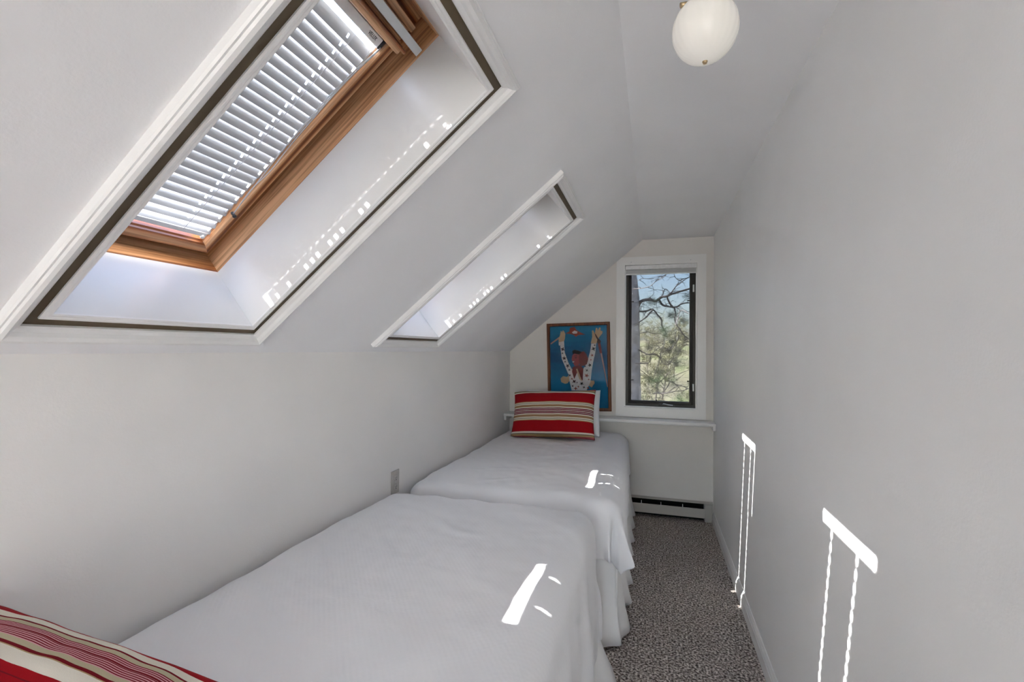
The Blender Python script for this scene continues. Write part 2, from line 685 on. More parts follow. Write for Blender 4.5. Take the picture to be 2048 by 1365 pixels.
tag(o, 'white rear gable wall with a wide glazed opening added for fill light', 'wall', kind='structure')
r = thing('fill_window', 'unseen white-framed glazed opening added in the rear gable wall for fill light', 'window', (0, YB, 0), kind='structure')
frame4('frame_board', RW, [(0, 0), (0, .1), (-.05, .1), (-.05, 0)], 'trim_paint', r, lambda a_, b_, h: (a_, YB - .02 - h, b_))
box('pane', (RW[0] + .05, YB - .075, RW[2] + .05), (RW[1] - .05, YB - .07, RW[3] - .05), 'clear_glass', r)

# baseboard on the right wall: flat board with a rounded cap
bpf = [(0, 0), (.014, 0), (.014, .058), (.011, .064), (.011, .070), (.006, .082), (.004, .088), (0, .088)]
vs, fs = [], []
for y in (YB, D - .065):
    vs += [(XR - q, y, z) for q, z in bpf]
n = len(bpf)
fs = [(i, (i + 1) % n, n + (i + 1) % n, n + i) for i in range(n)] + [tuple(range(n)), tuple(range(2 * n - 1, n - 1, -1))]
tag(mesh('baseboard_right', vs, fs, 'trim_paint'), 'white moulded baseboard along the foot of the tall wall', 'baseboard', kind='structure')


# ---------------------------------------------------------------- roof windows (two alike)
def make_skylight(name, yc, label):
    r = thing(name, label, 'skylight', Vector((XL, yc, K)), (0, -ANG, 0), kind='structure')
    mp = lambda a_, b_, h: (a_, b_, -h)
    rect = (S0, S1, -HW, HW)
    # sides: 0 = near side, 1 = top, 2 = far side, 3 = bottom
    frame4('shaft_panel', rect, [(0, -.212), (0, .003), (LIN, .003), (LIN, -.212)], 'shaft_paint', r, mp, True)
    frame4('bead', rect, [(-.001, 0), (-.001, .004), (.002, .006), (.006, .005), (.008, .007), (.013, .007), (.016, .004), (.016, 0)], 'trim_paint', r, mp, True)
    frame4('groove_strip', rect, [(.016, -.004), (.016, .0006), (.036, .0006), (.036, -.004)], 'taupe_strip', r, mp, True)
    frame4('casing', rect, [(.036, 0), (.036, .006), (.040, .009), (.047, .012), (.052, .020), (.060, .025), (.067, .023), (.070, .019), (.0735, .019), (.076, .015), (.076, 0)], 'trim_paint', r, mp, True)
    wood = ['pine_along', 'pine_across', 'pine_along', 'pine_across']
    frame4('frame_board', rect, [(-.003, -.214), (0, -.210), (.028, -.210), (.028, -.31), (-.05, -.31), (-.05, -.303), (-.003, -.303)], wood, r, mp, True)
    sash = (.159, .985, -.213, .213)
    frame4('sash_rail', sash, [(0, -.253), (-.003, -.250), (-.028, -.250), (-.031, -.254), (-.031, -.262), (-.035, -.266), (-.035, -.301), (0, -.301)], wood, r, mp, True)
    box('pane', (.19, -.182, .293), (.955, .182, .297), 'clear_glass', r, local=True)
    # top of the frame: wooden handle base, inner board, grey ventilation bar
    box('top_board', (.985, -HW + .002, .286), (1.068, HW - .002, .302), 'pine_across', r, local=True)
    box('handle_rail', (.955, -.196, .218), (.980, .196, .249), 'pine_across', r, .004, True)
    box('handle_rail', (.968, -.200, .206), (.978, .200, .217), 'pine_across', r, .003, True)
    box('vent_block', (1.018, -.20, .236), (1.036, .20, .286), 'pine_across', r, .002, True)
    box('vent_bar', (.990, -.228, .196), (1.012, .222, .201), 'grey_metal', r, .0015, True)
    # outside cladding
    return r


make_skylight('window_1', YC1, 'pine-framed roof window whose wood and blind show, in its white shaft')
make_skylight('window_2', YC2, 'roof window in the slope closer to the framed picture')
make_skylight('fill_roof_window', YC4, 'unseen roof window without a blind, added for fill light')  # added out of view, its sunlight brightens the room


# blind: slats with routed cord holes
def slat_mesh(w=.031, y0=-.174, y1=.1785, holes=(-.075, .092), hh=.0055, hy=.003, notch=True):
    ycuts = sorted([y0, y1] + [h + q for h in holes for q in (-hy, hy)] + [y1 - .0110, y1 - .0065])
    ws = [-w / 2, -hh, -hh / 3, hh / 3, hh, w / 2]
    vs, fs = [], []
    for x in ws:
        for y in ycuts:
            vs.append((x, y, -.0022 * (1 - (2 * x / w) ** 2)))
    ny = len(ycuts)
    for i in range(len(ws) - 1):
        for j in range(ny - 1):
            cy_ = (ycuts[j] + ycuts[j + 1]) / 2
            inh = any(abs(cy_ - h) < hy for h in holes) or (notch and y1 - .0110 < cy_ < y1 - .0065)
            if inh and 1 <= i <= 3:
                continue
            fs.append((i * ny + j, (i + 1) * ny + j, (i + 1) * ny + j + 1, i * ny + j + 1))
    me = bpy.data.meshes.new('slat')
    me.from_pydata(vs, [], fs)
    me.materials.append(M['slat_white'])
    for p in me.polygons:
        p.use_smooth = True
    return me


SLAT = slat_mesh()
SLAT_PLAIN = slat_mesh(notch=False)
SLAT_FILL, SLAT_FILL_PLAIN = SLAT.copy(), SLAT_PLAIN.copy()
for me_ in (SLAT_FILL, SLAT_FILL_PLAIN):
    me_.materials[0] = M['slat_fill']


def make_blind(name, yc, label, far):
    r = thing(name, label, 'blind', Vector((XL, yc, K)), (0, -ANG, 0), group='venetian blinds in the roof windows')
    N = 27
    for i in range(N):
        o = bpy.data.objects.new('slat', ((SLAT_FILL, SLAT_FILL_PLAIN) if far else (SLAT, SLAT_PLAIN))[0 if i in (0, 2, 5, 6, 7, 9, 10, 11, 14, 15, 24) else 1])
        COL.objects.link(o)
        o.parent = r
        k = max(0, 8 - i) / 8
        t = math.radians(14 + 23 * k ** 1.3 + uni(-1.2, 1.2))
        o.location = (.236 + .0254 * i + uni(-.0006, .0006), (.0045 if far and i > 17 else 0), .266)
        o.scale = (1, .975 if far and i > 17 else 1, 1)
        # lower edge of each slat tips towards the room
        o.rotation_euler = (0, -t, 0)
    hd = box('headrail', (.928, -.172, .254), (.953, .170, .282), 'white_metal', r, .002, True)
    box('end_cap', (.927, .170, .253), (.954, .180, .283), 'dark_plastic', hd, .0015, True)
    box('end_cap', (.927, -.180, .253), (.954, -.172, .283), 'dark_plastic', hd, .0015, True)
    cu = bpy.data.curves.new('lettering', 'FONT')
    cu.body = 'VELUX'
    cu.size = .0125
    cu.extrude = .0002
    cu.align_x = 'CENTER'
    tmp = bpy.data.objects.new('lettering_tmp', cu)
    COL.objects.link(tmp)
    dg = bpy.context.evaluated_depsgraph_get()
    me = bpy.data.meshes.new_from_object(tmp.evaluated_get(dg))
    COL.objects.unlink(tmp)
    bpy.data.objects.remove(tmp)
    for v_ in me.vertices:                       # text plane -> underside of the headrail, reading along +y
        x_, y_ = v_.co.x, v_.co.y
        v_.co = Vector((.9365 + y_ * 1.15, .135 + x_ * .85, .2537 - v_.co.z))
    me.materials.clear()
    link('lettering', me, 'slot_dark', hd)
    br = box('bottom_rail', (.211, -.175, .256), (.226, .172, .268), 'grey_metal', r, .002, True)
    lathe('end_button', [(0, -.004), (.005, -.003), (.006, 0), (.005, .003), (0, .004)], 'white_metal', br, (.213, .160, .253), 12, local=True)
    for yy in (-.175, .172):
        box('side_guide', (.213, yy, .262), (.926, yy + .0035, .274), 'grey_metal', r, 0, True)
    for yy in (-.075, .092):
        tube('ladder_cord', [(.226, yy, .2485), (.6, yy, .2485), (.930, yy, .2485)], .0006, 'cord_grey', r, 5, True)
    # pull cords tied to a pin on the sash
    pinx, piny = .325, .176
    tube('pull_cord', spline([(.936, .174, .250), (.80, .150, .243), (.62, .148, .240), (.46, .160, .240), (pinx, piny, .244)], 6), .0013, 'cord_grey', r, 6, True)
    tube('pull_cord', spline([(.934, .176, .250), (.80, .157, .243), (.60, .158, .239), (.50, .166, .239), (.42, .160, .238), (pinx, piny, .243)], 6), .0013, 'cord_grey', r, 6, True)
    lathe('cord_pin', [(0, -.012), (.005, -.011), (.006, -.008), (.004, -.005), (.0045, 0), (.0045, .006)], 'dark_plastic', r, (pinx - .003, piny + .003, .246), 12, local=True)
    return r


make_blind('venetian_blind', YC1, 'white slatted blind with brand lettering on its headrail, pine around it', False)
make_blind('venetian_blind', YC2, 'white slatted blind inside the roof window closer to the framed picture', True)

# ---------------------------------------------------------------- gable window
r = thing('window_3', 'narrow casement window with dark bronze sash and white casing in gable wall', 'window', (0, D, 0), kind='structure')
OX0, OX1, OZ0, OZ1 = -.300, .404, .7965, 2.128
slz = lambda x: K + (x - XL) * math.tan(ANG)


def board(name, pts, y0, y1, mat, parent):
    return prism(name, [(x, y0, z) for x, z in pts], (0, y1 - y0, 0), mat, parent)


yf = D - .020
cut = slz(OX0) - .004
xt = XL + (OZ1 + .004 - K) / math.tan(ANG)
# scribed head board follows the slope at its upper left corner
board('casing', [(OX0, cut - .012), (OX0 + .0, cut - .002), (xt, OZ1), (OX1, OZ1), (WX1, WZ1), (WX0, WZ1)], yf, D - .0005, 'trim_paint', r)
board('casing', [(OX1, OZ1), (OX1, OZ0), (WX1, WZ0), (WX1, WZ1)], yf, D - .0005, 'trim_paint', r)
board('casing', [(OX0, OZ0), (OX1, OZ0), (WX1, WZ0), (WX0, WZ0)], yf, D - .0005, 'trim_paint', r)
board('casing', [(OX0, OZ0), (WX0, WZ0), (WX0, WZ1), (OX0, cut - .012)], yf, D - .0005, 'trim_paint', r)
mpw = lambda a_, b_, h: (a_, D - h, b_)
wr = (WX0, WX1, WZ0, WZ1)
frame4('jamb', wr, [(0, .0), (0, -.15), (.012, -.15), (.012, 0)], 'trim_paint', r, mpw)
frame4('stop_bead', wr, [(0, -.012), (-.006, -.012), (-.006, -.03), (0, -.03)], 'trim_paint', r, mpw)
for sd, o_ in enumerate(frame4('sash_rail', wr, [(-.006, -.032), (-.030, -.032), (-.034, -.037), (-.052, -.041), (-.052, -.085), (-.006, -.085)], 'bronze_sash', r, mpw)):
    pass
box('pane', (WX0 + .05, D + .064, WZ0 + .05), (WX1 - .05, D + .068, WZ1 - .05), 'view_dimming_glass', r)
box('insect_screen', (WX0 + .048, D + .0445, WZ0 + .048), (WX1 - .048, D + .0450, WZ1 - .048), 'fly_screen', r)
for x in (WX0 + .062, WX1 - .062):
    for z in (1.10, 1.76):
        box('screen_clip', (x - .009, D + .036, z - .005), (x + .009, D + .044, z + .005), 'dark_plastic', r, .001)
crank = box('crank_base', (.04, D + .008, WZ0 + .012), (.17, D + .034, WZ0 + .028), 'bronze_sash', r, .003)
tube('crank_handle', spline([(.075, D + .012, WZ0 + .030), (.085, D + .000, WZ0 + .036), (.12, D - .004, WZ0 + .030), (.155, D + .002, WZ0 + .026)]), .004, 'grey_metal', crank)
lathe('crank_knob', [(0, -.008), (.007, -.006), (.008, 0), (.007, .006), (0, .008)], 'dark_plastic', crank, (.078, D + .012, WZ0 + .036), 12)
box('screen_tab', (.020, D + .030, WZ0 + .050), (.032, D + .043, WZ0 + .066), 'dark_plastic', r, .001)
for z in (1.05, 1.86):
    lt = box('latch', (WX1 - .030, D + .022, z - .03), (WX1 - .018, D + .034, z + .03), 'grey_metal', r, .003)

b = thing('venetian_blind', 'white blind drawn up tight at the top of the narrow casement window', 'blind', (0, D, WZ1))
box('headrail', (WX0 + .004, D - .018, WZ1 - .038), (WX1 - .004, D + .010, WZ1 - .003), 'white_metal', b, .0015)
for i in range(9):
    box('slat', (WX0 + .008, D - .014, WZ1 - .043 - .0032 * i), (WX1 - .008, D + .010, WZ1 - .0412 - .0032 * i), 'grey_metal', b)
box('bottom_rail', (WX0 + .006, D - .016, WZ1 - .079), (WX1 - .006, D + .010, WZ1 - .070), 'white_metal', b, .002)
for x in (WX0 + .05, WX1 - .05):
    bk = box('mounting_screw', (x - .004, yf - .003, WZ1 + .022), (x + .004, yf, WZ1 + .028), 'grey_metal', b, .001)

# ---------------------------------------------------------------- shelf
t = thing('wall_shelf', 'long white painted shelf under the narrow window, spanning the gable wall', 'shelf', (0, D, .771))
box('shelf_board', (XL + .002, D - .183, .771), (XR - .002, D - .001, .793), 'shelf_paint', t, .003)
box('end_cleat', (XR - .022, D - .170, .735), (XR - .002, D - .002, .7705), 'trim_paint', t, .002)
box('end_cleat', (XL + .002, D - .170, .735), (XL + .022, D - .002, .7705), 'trim_paint', t, .002)
box('back_cleat', (XL + .03, D - .02, .742), (XR - .03, D - .002, .7705), 'trim_paint', t, .002)

# ---------------------------------------------------------------- baseboard heater
t = thing('baseboard_heater', 'low beige baseboard heater with black slot along the gable wall', 'heater', (0, D, 0))
hx0, hx1 = -1.15, .392
box('back_plate', (hx0, D - .008, .012), (XR - .004, D - .001, .146), 'heater_enamel', t)
prism('top_cover', [(hx0, D - .060, .1420), (hx0, D - .058, .1445), (hx0, D - .008, .1475), (hx0, D - .008, .1455), (hx0, D - .056, .1430)], (XR - .006 - hx0, 0, 0), 'heater_enamel', t)
prism('front_panel', [(hx0, D - .062, .030), (hx0, D - .062, .096), (hx0, D - .056, .102), (hx0, D - .054, .100), (hx0, D - .058, .094), (hx0, D - .058, .030)], (hx1 - hx0, 0, 0), 'heater_enamel', t)
box('end_cap', (hx1, D - .066, .002), (XR - .016, D - .009, .1385), 'heater_enamel', t, .003)
box('shade_sheet', (hx0, D - .012, .001), (hx1 - .002, D - .0085, .138), 'shade_black', t)  # black sheet painted in for the shade behind slot and bottom gap
box('damper', (hx0, D - .050, .084), (hx1 - .002, D - .012, .087), 'shade_black', t)
tube('heating_pipe', [(hx0, D - .033, .06), (0, D - .033, .06), (hx1 - .002, D - .033, .06)], .011, 'shade_black', t)
for x in (-.088, .064, .230, -.24, -.40):
    box('bracket', (x - .002, D - .057, .100), (x + .002, D - .052, .124), 'white_metal', t)

# ---------------------------------------------------------------- outlet on the knee wall
t = thing('wall_outlet', 'grey-beige duplex power outlet low on the knee wall above the bed', 'outlet', (XL, 2.135, .68))
pl = box('cover_plate', (XL + .0005, 2.099, .622), (XL + .006, 2.171, .738), 'outlet_plastic', t, .002)
for z in (.658, .702):
    rc = lathe('receptacle', [(0, .0030), (.0155, .0030), (.017, 0), (.017, -.004)], 'outlet_plastic', t, (0, 0, 0), 24, local=True)
    rc.rotation_euler = (0, PI / 2, 0)
    rc.location = (.006, 0, z - .68)
    for q, hgt in ((-.0064, .008), (.0064, .0065)):
        s_ = box('slot', (-hgt / 2, q - .001, .0028), (hgt / 2, q + .001, .0034), 'slot_dark', rc, local=True)
    lathe('ground_hole', [(0, .0034), (.0026, .0034), (.0026, .0026)], 'slot_dark', rc, (.009, 0, 0), 12, local=True)
sc_ = lathe('screw', [(0, .001), (.003, .0006), (.0033, 0)], 'grey_metal', t, (0, 0, 0), 12, local=True)
sc_.rotation_euler = (0, PI / 2, 0)
sc_.location = (.006, 0, 0)

# ---------------------------------------------------------------- ceiling lamp
LX, LY, LZ = .107, 1.128, 2.064
t = thing('ceiling_lamp', 'lit white ribbed glass globe lamp hanging from the flat ceiling', 'lamp', (LX, LY, C))
R_ = .0690
prof = []
for i in range(25):
    th = -PI / 2 + (PI * .86) * i / 24
    prof.append((max(.0004, R_ * math.cos(th)), R_ * 1.03 * math.sin(th)))
g = lathe('globe', prof, 'lamp_glass', t, (LX, LY, LZ), 96, .011, 24)
zt = LZ + prof[-1][1]
lathe('fitter', [(.034, -.012), (.036, 0), (.036, .03), (.022, .04), (.014, .045), (.014, C - zt - .03)], 'brass', t, (LX, LY, zt), 32)
lathe('canopy', [(.0, 0), (.055, -.001), (.058, -.008), (.046, -.022), (.018, -.032), (.0, -.033)], 'brass', t, (LX, LY, C), 32)
lathe('finial', [(0, -.006), (.004, -.005), (.006, 0), (.005, .003)], 'brass', t, (LX, LY, LZ - R_ * 1.03), 12)
tube('thumb_screw', [(LX - .034, LY - .01, zt - .004), (LX - .052, LY - .016, zt - .010)], [.004, .006], 'brass', t, 10)

# ---------------------------------------------------------------- beds
BX0 = XL + .014


def skirt(name, x_top, y0, y1, foot_y, fdir, parent, seed, xfun, fl):
    """gathered bed skirt down the aisle side and across the foot"""
    rs = random.Random(seed)
    path = []
    n1, n2 = 150, 70
    for i in range(n1 + 1):
        y = y0 + (y1 - y0) * i / n1
        path.append(((xfun(y), y), (1, 0)))
    xc = xfun(foot_y)
    for i in range(9):
        a_ = (PI / 2) * i / 8
        path.append(((xc, foot_y), (math.cos(a_), fdir * math.sin(a_))))
    for i in range(1, n2 + 1):
        x = xc + (BX0 + .02 - xc) * i / n2
        path.append(((x, foot_y), (0, fdir)))
    rows = 9
    vs, fs = [], []
    t_ = 0
    prev = None
    for (p, nn) in path:
        if prev is not None:
            t_ += math.hypot(p[0] - prev[0], p[1] - prev[1]) + .004
        prev = p
        ph = 2 * PI * t_ / .31 + 1.3 * math.sin(t_ * 3.1 + seed)
        f1 = .5 + .5 * math.sin(ph)
        f1 = f1 ** 1.3
        f2 = .35 * math.sin(ph * 2.7 + 1)
        for k in range(rows):
            q = k / (rows - 1)
            z = .44 + (.012 + .010 * (1 - f1) - .44) * q
            off = -.012 + fl * q ** 2.5 + (.004 + .034 * q ** 1.5) * f1 + .006 * q * f2
            vs.append((p[0] + nn[0] * off, p[1] + nn[1] * off, z))
    m_ = len(path)
    for i in range(m_ - 1):
        for k in range(rows - 1):
            fs.append((i * rows + k, (i + 1) * rows + k, (i + 1) * rows + k + 1, i * rows + k + 1))
    o_ = mesh(name, vs, fs, 'skirt_cotton', parent, True)
    md = o_.modifiers.new('thick', 'SOLIDIFY')
    md.thickness = .0015
    return o_


def duvet(name, x_edge, y_head, y_foot, ztop, r, dside, dfoot, seed, label, fold, crown=.016):
    """draped quilt: flat top, rounded edges, hanging side and foot; foot may face either way along y"""
    fd = 1 if y_foot > y_head else -1
    L = abs(y_foot - y_head)
    NA, NB = 110, 150
    vs, fs = [], []
    for j in range(NB + 1):
        q = j / NB
        b_ = q * (L - r + dfoot)
        yy = min(b_, L - r)
        eb = max(b_ - (L - r), 0)
        xr = x_edge(min(b_, L) / L)
        W = xr - BX0
        la_max = .10
        for i in range(NA + 1):
            a_ = -la_max + r + (i / NA) * (W - 2 * r + la_max + dside)
            xx = min(max(a_, r), W - r)
            ea = a_ - xx
            d = (abs(ea) ** 4 + eb ** 4) ** .25
            dd_ = math.hypot(ea, eb)
            ux, uy = ((ea / dd_, eb / dd_) if dd_ > 1e-9 else (0, 0))
            if d < r * PI / 2:
                g, h = r * math.sin(d / r), r * (1 - math.cos(d / r))
            else:
                e = d - r * PI / 2
                g, h = r + e * .05, r + e * .9985
            x = BX0 + xx
            y = yy
            hang = max(0, h - r * .6) / .35
            hang = min(1, hang)
            if ea >= 0 and hang > 0:
                tpos = b_ * (1 if eb == 0 else 1) - a_ * (1 if eb > 0 else 0)
                ang = math.atan2(uy, ux)
                corner = math.sin(2 * ang) if eb > 0 and ea > 0 else 0
                g += hang * (.010 * math.sin(tpos * 19 + seed) + .008 * math.sin(tpos * 33 + 2.1 * seed))
                g += fold * hang * (.5 + .5 * math.sin(ang * 9 + seed)) * corner
                g -= fold * .8 * hang * corner * max(0, math.sin(ang * 9 + seed + 2))
                g -= fold * .9 * hang * math.exp(-((ang - 1.15) / .13) ** 2) * (1 if corner else 0)
            x += ux * g
            y += uy * g
            z = ztop - h
            fx, fy = (x - BX0) / W, y / L
            if fx < 1.2 and 0 <= fy <= 1.2:
                cx = max(0, 1 - abs(2 * min(max(fx, 0), 1) - 1) ** 4)
                z += crown * cx * max(0, 1 - max(0, (fy - .85) / .2) ** 2)
            P = Vector((x * 3.0, y * 2.2, seed * 3.7))
            z += .011 * noise.noise(P) + .007 * noise.noise(P * 2.7) + .003 * noise.noise(P * 7)
            # a few long creases running across the quilt
            cr = math.sin((x * .55 + y) * 21 + 2.5 * noise.noise(P * .9))
            z += .006 * max(0, cr) ** 8 * max(0, .25 + noise.noise(P * 1.7 + Vector((5, 1, 2))))
            x = max(x, XL + .006 + .004 * (1 + math.sin(y * 17 + seed)))
            vs.append((x, y_head + fd * y, z))
    n_ = NA + 1
    for j in range(NB):
        for i in range(NA):
            fs.append((j * n_ + i, j * n_ + i + 1, (j + 1) * n_ + i + 1, (j + 1) * n_ + i))
    me_o = mesh(name, vs, fs, 'duvet_cotton', None, True)
    md = me_o.modifiers.new('thick', 'SOLIDIFY')
    md.thickness = .012
    md.offset = -1
    ss = me_o.modifiers.new('smooth', 'SUBSURF')
    ss.levels = ss.render_levels = 1
    tag(me_o, label, 'duvet', 'white duvets')
    return me_o


def bed(y0, y1, foot_y, fdir, xfun, label, seed, fl):
    t = thing('bed', label, 'bed', ((BX0 + xfun(y0)) / 2, (y0 + y1) / 2, 0), group='twin beds')
    xr = min(xfun(y0), xfun(y1)) - .045
    box('mattress', (BX0 + .012, y0 + .05, .43), (xr, y1 - .05, .620), 'mattress_ticking', t, .05, seg=4)
    box('box_spring', (BX0 + .015, y0 + .05, .20), (xr - .005, y1 - .05, .428), 'mattress_ticking', t, .02)
    for x in (BX0 + .08, xr - .07):
        for y in (y0 + .15, y1 - .15):
            lathe('leg', [(0, 0), (.018, 0), (.024, .03), (.028, .20)], 'dark_plastic', t, (x, y, 0), 12)
    skirt('bed_skirt', xr, y0 if fdir > 0 else y1, foot_y, foot_y, fdir, t, seed, xfun, fl)
    return t


x1 = lambda q: -.225
bed(.02, 2.06, 2.035, 1, lambda y: -.240, 'white-skirted bed nearer the pine-framed roof window', 1.0, .085)
duvet('duvet', x1, .02, 2.065, .672, .085, .57, .50, 1.7, 'smooth white duvet on the bed below the pine-framed roof window', .008)
x2 = lambda q: -.190 + .065 * q
bed(2.20, 4.05, 2.235, -1, lambda y: -.150 - .02 * (y - 2.2), 'white-skirted bed with its head under the shelf', 2.0, .03)
duvet('duvet', x2, 4.06, 2.195, .655, .085, .31, .31, 3.1, 'white duvet with bunched corner on the bed under the shelf', .11)


# ---------------------------------------------------------------- pillows
def pillow(name, a_, b_, th, mat, loc, rot, label, group=None, seed=0, sag=.0, ears=.10, slump=0):
    """pillow lying in its own x (long) / y (short) plane, puffed along z"""
    NU, NV = 56, 40
    vs, fs = [], []
    for side in (1, -1):
        for i in range(NU + 1):
            for j in range(NV + 1):
                u, v_ = 2 * i / NU - 1, 2 * j / NV - 1
                pu = max(0, 1 - abs(u) ** 2.6)
                pv = max(0, 1 - abs(v_) ** 2.3)
                h = (pu * pv) ** .5
                ed = 1 - ears * .5 * ((1 - v_ * v_) * abs(u) ** 3 * .55)
                ed2 = 1 - ears * ((1 - u * u) * abs(v_) ** 3 * .55)
                x = a_ * u * ed
                y = b_ * v_ * ed2 * (1 - slump * max(0, -u) ** 5) + sag * (u * u - .5) * b_
                P = Vector((x * 7, y * 7, side * 2 + seed))
                z = side * th * h + (.010 * noise.noise(P) + .004 * noise.noise(P * 3)) * (h + .15)
                vs.append((x, y, z))
    n_ = NV + 1
    off = (NU + 1) * n_
    for s_ in (0, 1):
        for i in range(NU):
            for j in range(NV):
                q = (i * n_ + j, (i + 1) * n_ + j, (i + 1) * n_ + j + 1, i * n_ + j + 1)
                fs.append(tuple(off * s_ + k for k in (q if s_ == 0 else q[::-1])))
    me = bpy.data.meshes.new(name)
    me.from_pydata(vs, [], fs)
    bm = bmesh.new()
    bm.from_mesh(me)
    bmesh.ops.remove_doubles(bm, verts=bm.verts, dist=.0015)
    bmesh.ops.recalc_face_normals(bm, faces=bm.faces)
    bm.to_mesh(me)
    bm.free()
    o_ = link(name, me, mat, None, True)
    o_.location = loc
    o_.rotation_euler = rot
    return tag(o_, label, 'pillow', group)


pillow('striped_pillow', .328, .195, .105, 'far_stripes', (-.742, 3.640, .850), (math.radians(68), math.radians(-2.5), math.radians(-2)),
       'red, tan and white striped pillow propped before the framed picture', seed=1, ears=.16, slump=.10)
pillow('white_pillow', .305, .185, .07, 'white_cotton', (-.700, 3.80, .842), (math.radians(74), math.radians(-2), math.radians(-2)),
       'plain white pillow standing behind the red striped pillow', seed=4)
pillow('striped_pillow', .30, .25, .085, 'near_stripes', (-.915, .395, .775), (math.radians(6), math.radians(11), math.radians(8)),
       'red and cream pinstriped pillow lying on the bed below pine-framed roof window', seed=8)

# ---------------------------------------------------------------- framed picture
PW, PH = .545, .757
pc = Vector((-.617, D - .003, 1.203))
t = thing('framed_picture', 'wood-framed blue ski poster of a person raising both arms', 'picture', pc, (0, math.radians(-1.55), 0))
fw = .026
mpp = lambda a_, b_, h: (a_, -h, b_)
rect = (-PW / 2 + fw, PW / 2 - fw, -PH / 2 + fw, PH / 2 - fw)
frame4('frame_rail', rect, [(0, .002), (0, .014), (.006, .019), (fw - .005, .019), (fw, .014), (fw, .002)], 'frame_wood', t, mpp, True)
pr = box('print', (rect[0], -.006, rect[2]), (rect[1], -.003, rect[3]), 'print_blue', t, local=True)


def cp(cx, cy):
    """position on the sheet from the traced drawing"""
    v_ = (cy - (138 - 20 * (cx - 165) / 613)) / 877
    u = (cx - 165 - 20 * v_) / 613
    return ((u - .5) * PW, (.5 - v_) * PH)


LAY = [0]


def pp(name, poly, mat):
    LAY[0] += 1
    y = -.0062 - .00005 * LAY[0]
    me = bpy.data.meshes.new(name)
    vs = [(cp(*q)[0], y, cp(*q)[1]) for q in poly]
    vs = [(min(max(x, rect[0]), rect[1]), y_, min(max(z, rect[2]), rect[3])) for x, y_, z in vs]
    me.from_pydata(vs, [], [tuple(range(len(vs)))])
    return link(name, me, mat, pr)


pp('printed_ski_pole', [(205, 335), (300, 262), (310, 275), (207, 348)], 'print_pole')
pp('printed_basket', [(350, 235), (390, 215), (396, 178), (440, 168), (460, 200), (500, 225), (545, 245), (480, 250), (452, 268), (440, 252), (400, 240)], 'print_rust')
pp('printed_highlight', [(415, 225), (440, 205), (470, 215), (465, 235), (430, 238)], 'print_white')
pp('printed_ski_pole', [(690, 425), (705, 425), (763, 755), (755, 760)], 'print_pole')
pp('printed_grip', [(662, 318), (690, 328), (707, 425), (685, 432)], 'print_scarf')
pp('printed_ring', [(655, 300), (680, 288), (697, 310), (685, 335), (660, 330)], 'print_dark')
pp('printed_fur', [(305, 690), (330, 665), (370, 672), (385, 655), (402, 700), (375, 735), (350, 742), (312, 725)], 'print_tan')
pp('printed_fur', [(530, 680), (560, 690), (600, 700), (632, 700), (637, 725), (610, 768), (570, 745), (530, 715)], 'print_tan')
pp('printed_sleeve', [(300, 358), (340, 350), (347, 430), (385, 535), (420, 598), (412, 690), (380, 640), (340, 545), (316, 490), (308, 420)], 'print_white')
pp('printed_sleeve', [(603, 335), (650, 335), (642, 420), (625, 500), (608, 600), (600, 690), (530, 690), (520, 600), (565, 520), (593, 410)], 'print_white')
pp('printed_sweater', [(383, 640), (420, 590), (520, 585), (602, 640), (595, 720), (560, 800), (415, 805), (395, 720)], 'print_white')
pp('printed_mitten', [(285, 352), (285, 295), (298, 250), (306, 207), (318, 222), (326, 203), (340, 215), (350, 240), (347, 290), (335, 320), (340, 355)], 'print_tan')
pp('printed_mitten', [(598, 332), (612, 270), (608, 205), (622, 203), (636, 238), (648, 178), (660, 180), (664, 205), (680, 172), (692, 176), (690, 205), (710, 210), (708, 232), (685, 262), (660, 300), (652, 335)], 'print_tan')
pp('printed_cuff', [(285, 325), (338, 312), (341, 352), (288, 358)], 'print_white')
pp('printed_pole_shadow', [(632, 225), (648, 245), (678, 295), (664, 300), (645, 265)], 'print_dark')
pp('printed_scarf_tail', [(425, 570), (495, 550), (528, 580), (522, 705), (500, 680), (472, 615), (440, 690), (418, 620)], 'print_scarf')
pp('printed_scarf_fold', [(456, 590), (470, 585), (520, 715), (490, 690)], 'print_tan')
pp('printed_face', [(420, 455), (440, 432), (490, 440), (497, 520), (482, 555), (442, 560), (428, 528), (422, 512), (413, 500)], 'print_face')
pp('printed_scarf', [(488, 430), (530, 410), (558, 440), (575, 490), (562, 540), (530, 557), (497, 562), (485, 500)], 'print_scarf')
pp('printed_hair', [(418, 412), (440, 396), (480, 405), (512, 418), (488, 446), (440, 434), (426, 440)], 'print_hair')
pp('printed_eye', [(444, 474), (462, 470), (464, 480), (446, 483)], 'print_dark')
pp('printed_brow', [(440, 458), (466, 452), (467, 457), (441, 464)], 'print_dark')
pp('printed_smile', [(420, 514), (440, 512), (438, 524), (424, 526)], 'print_white')
rs = random.Random(3)
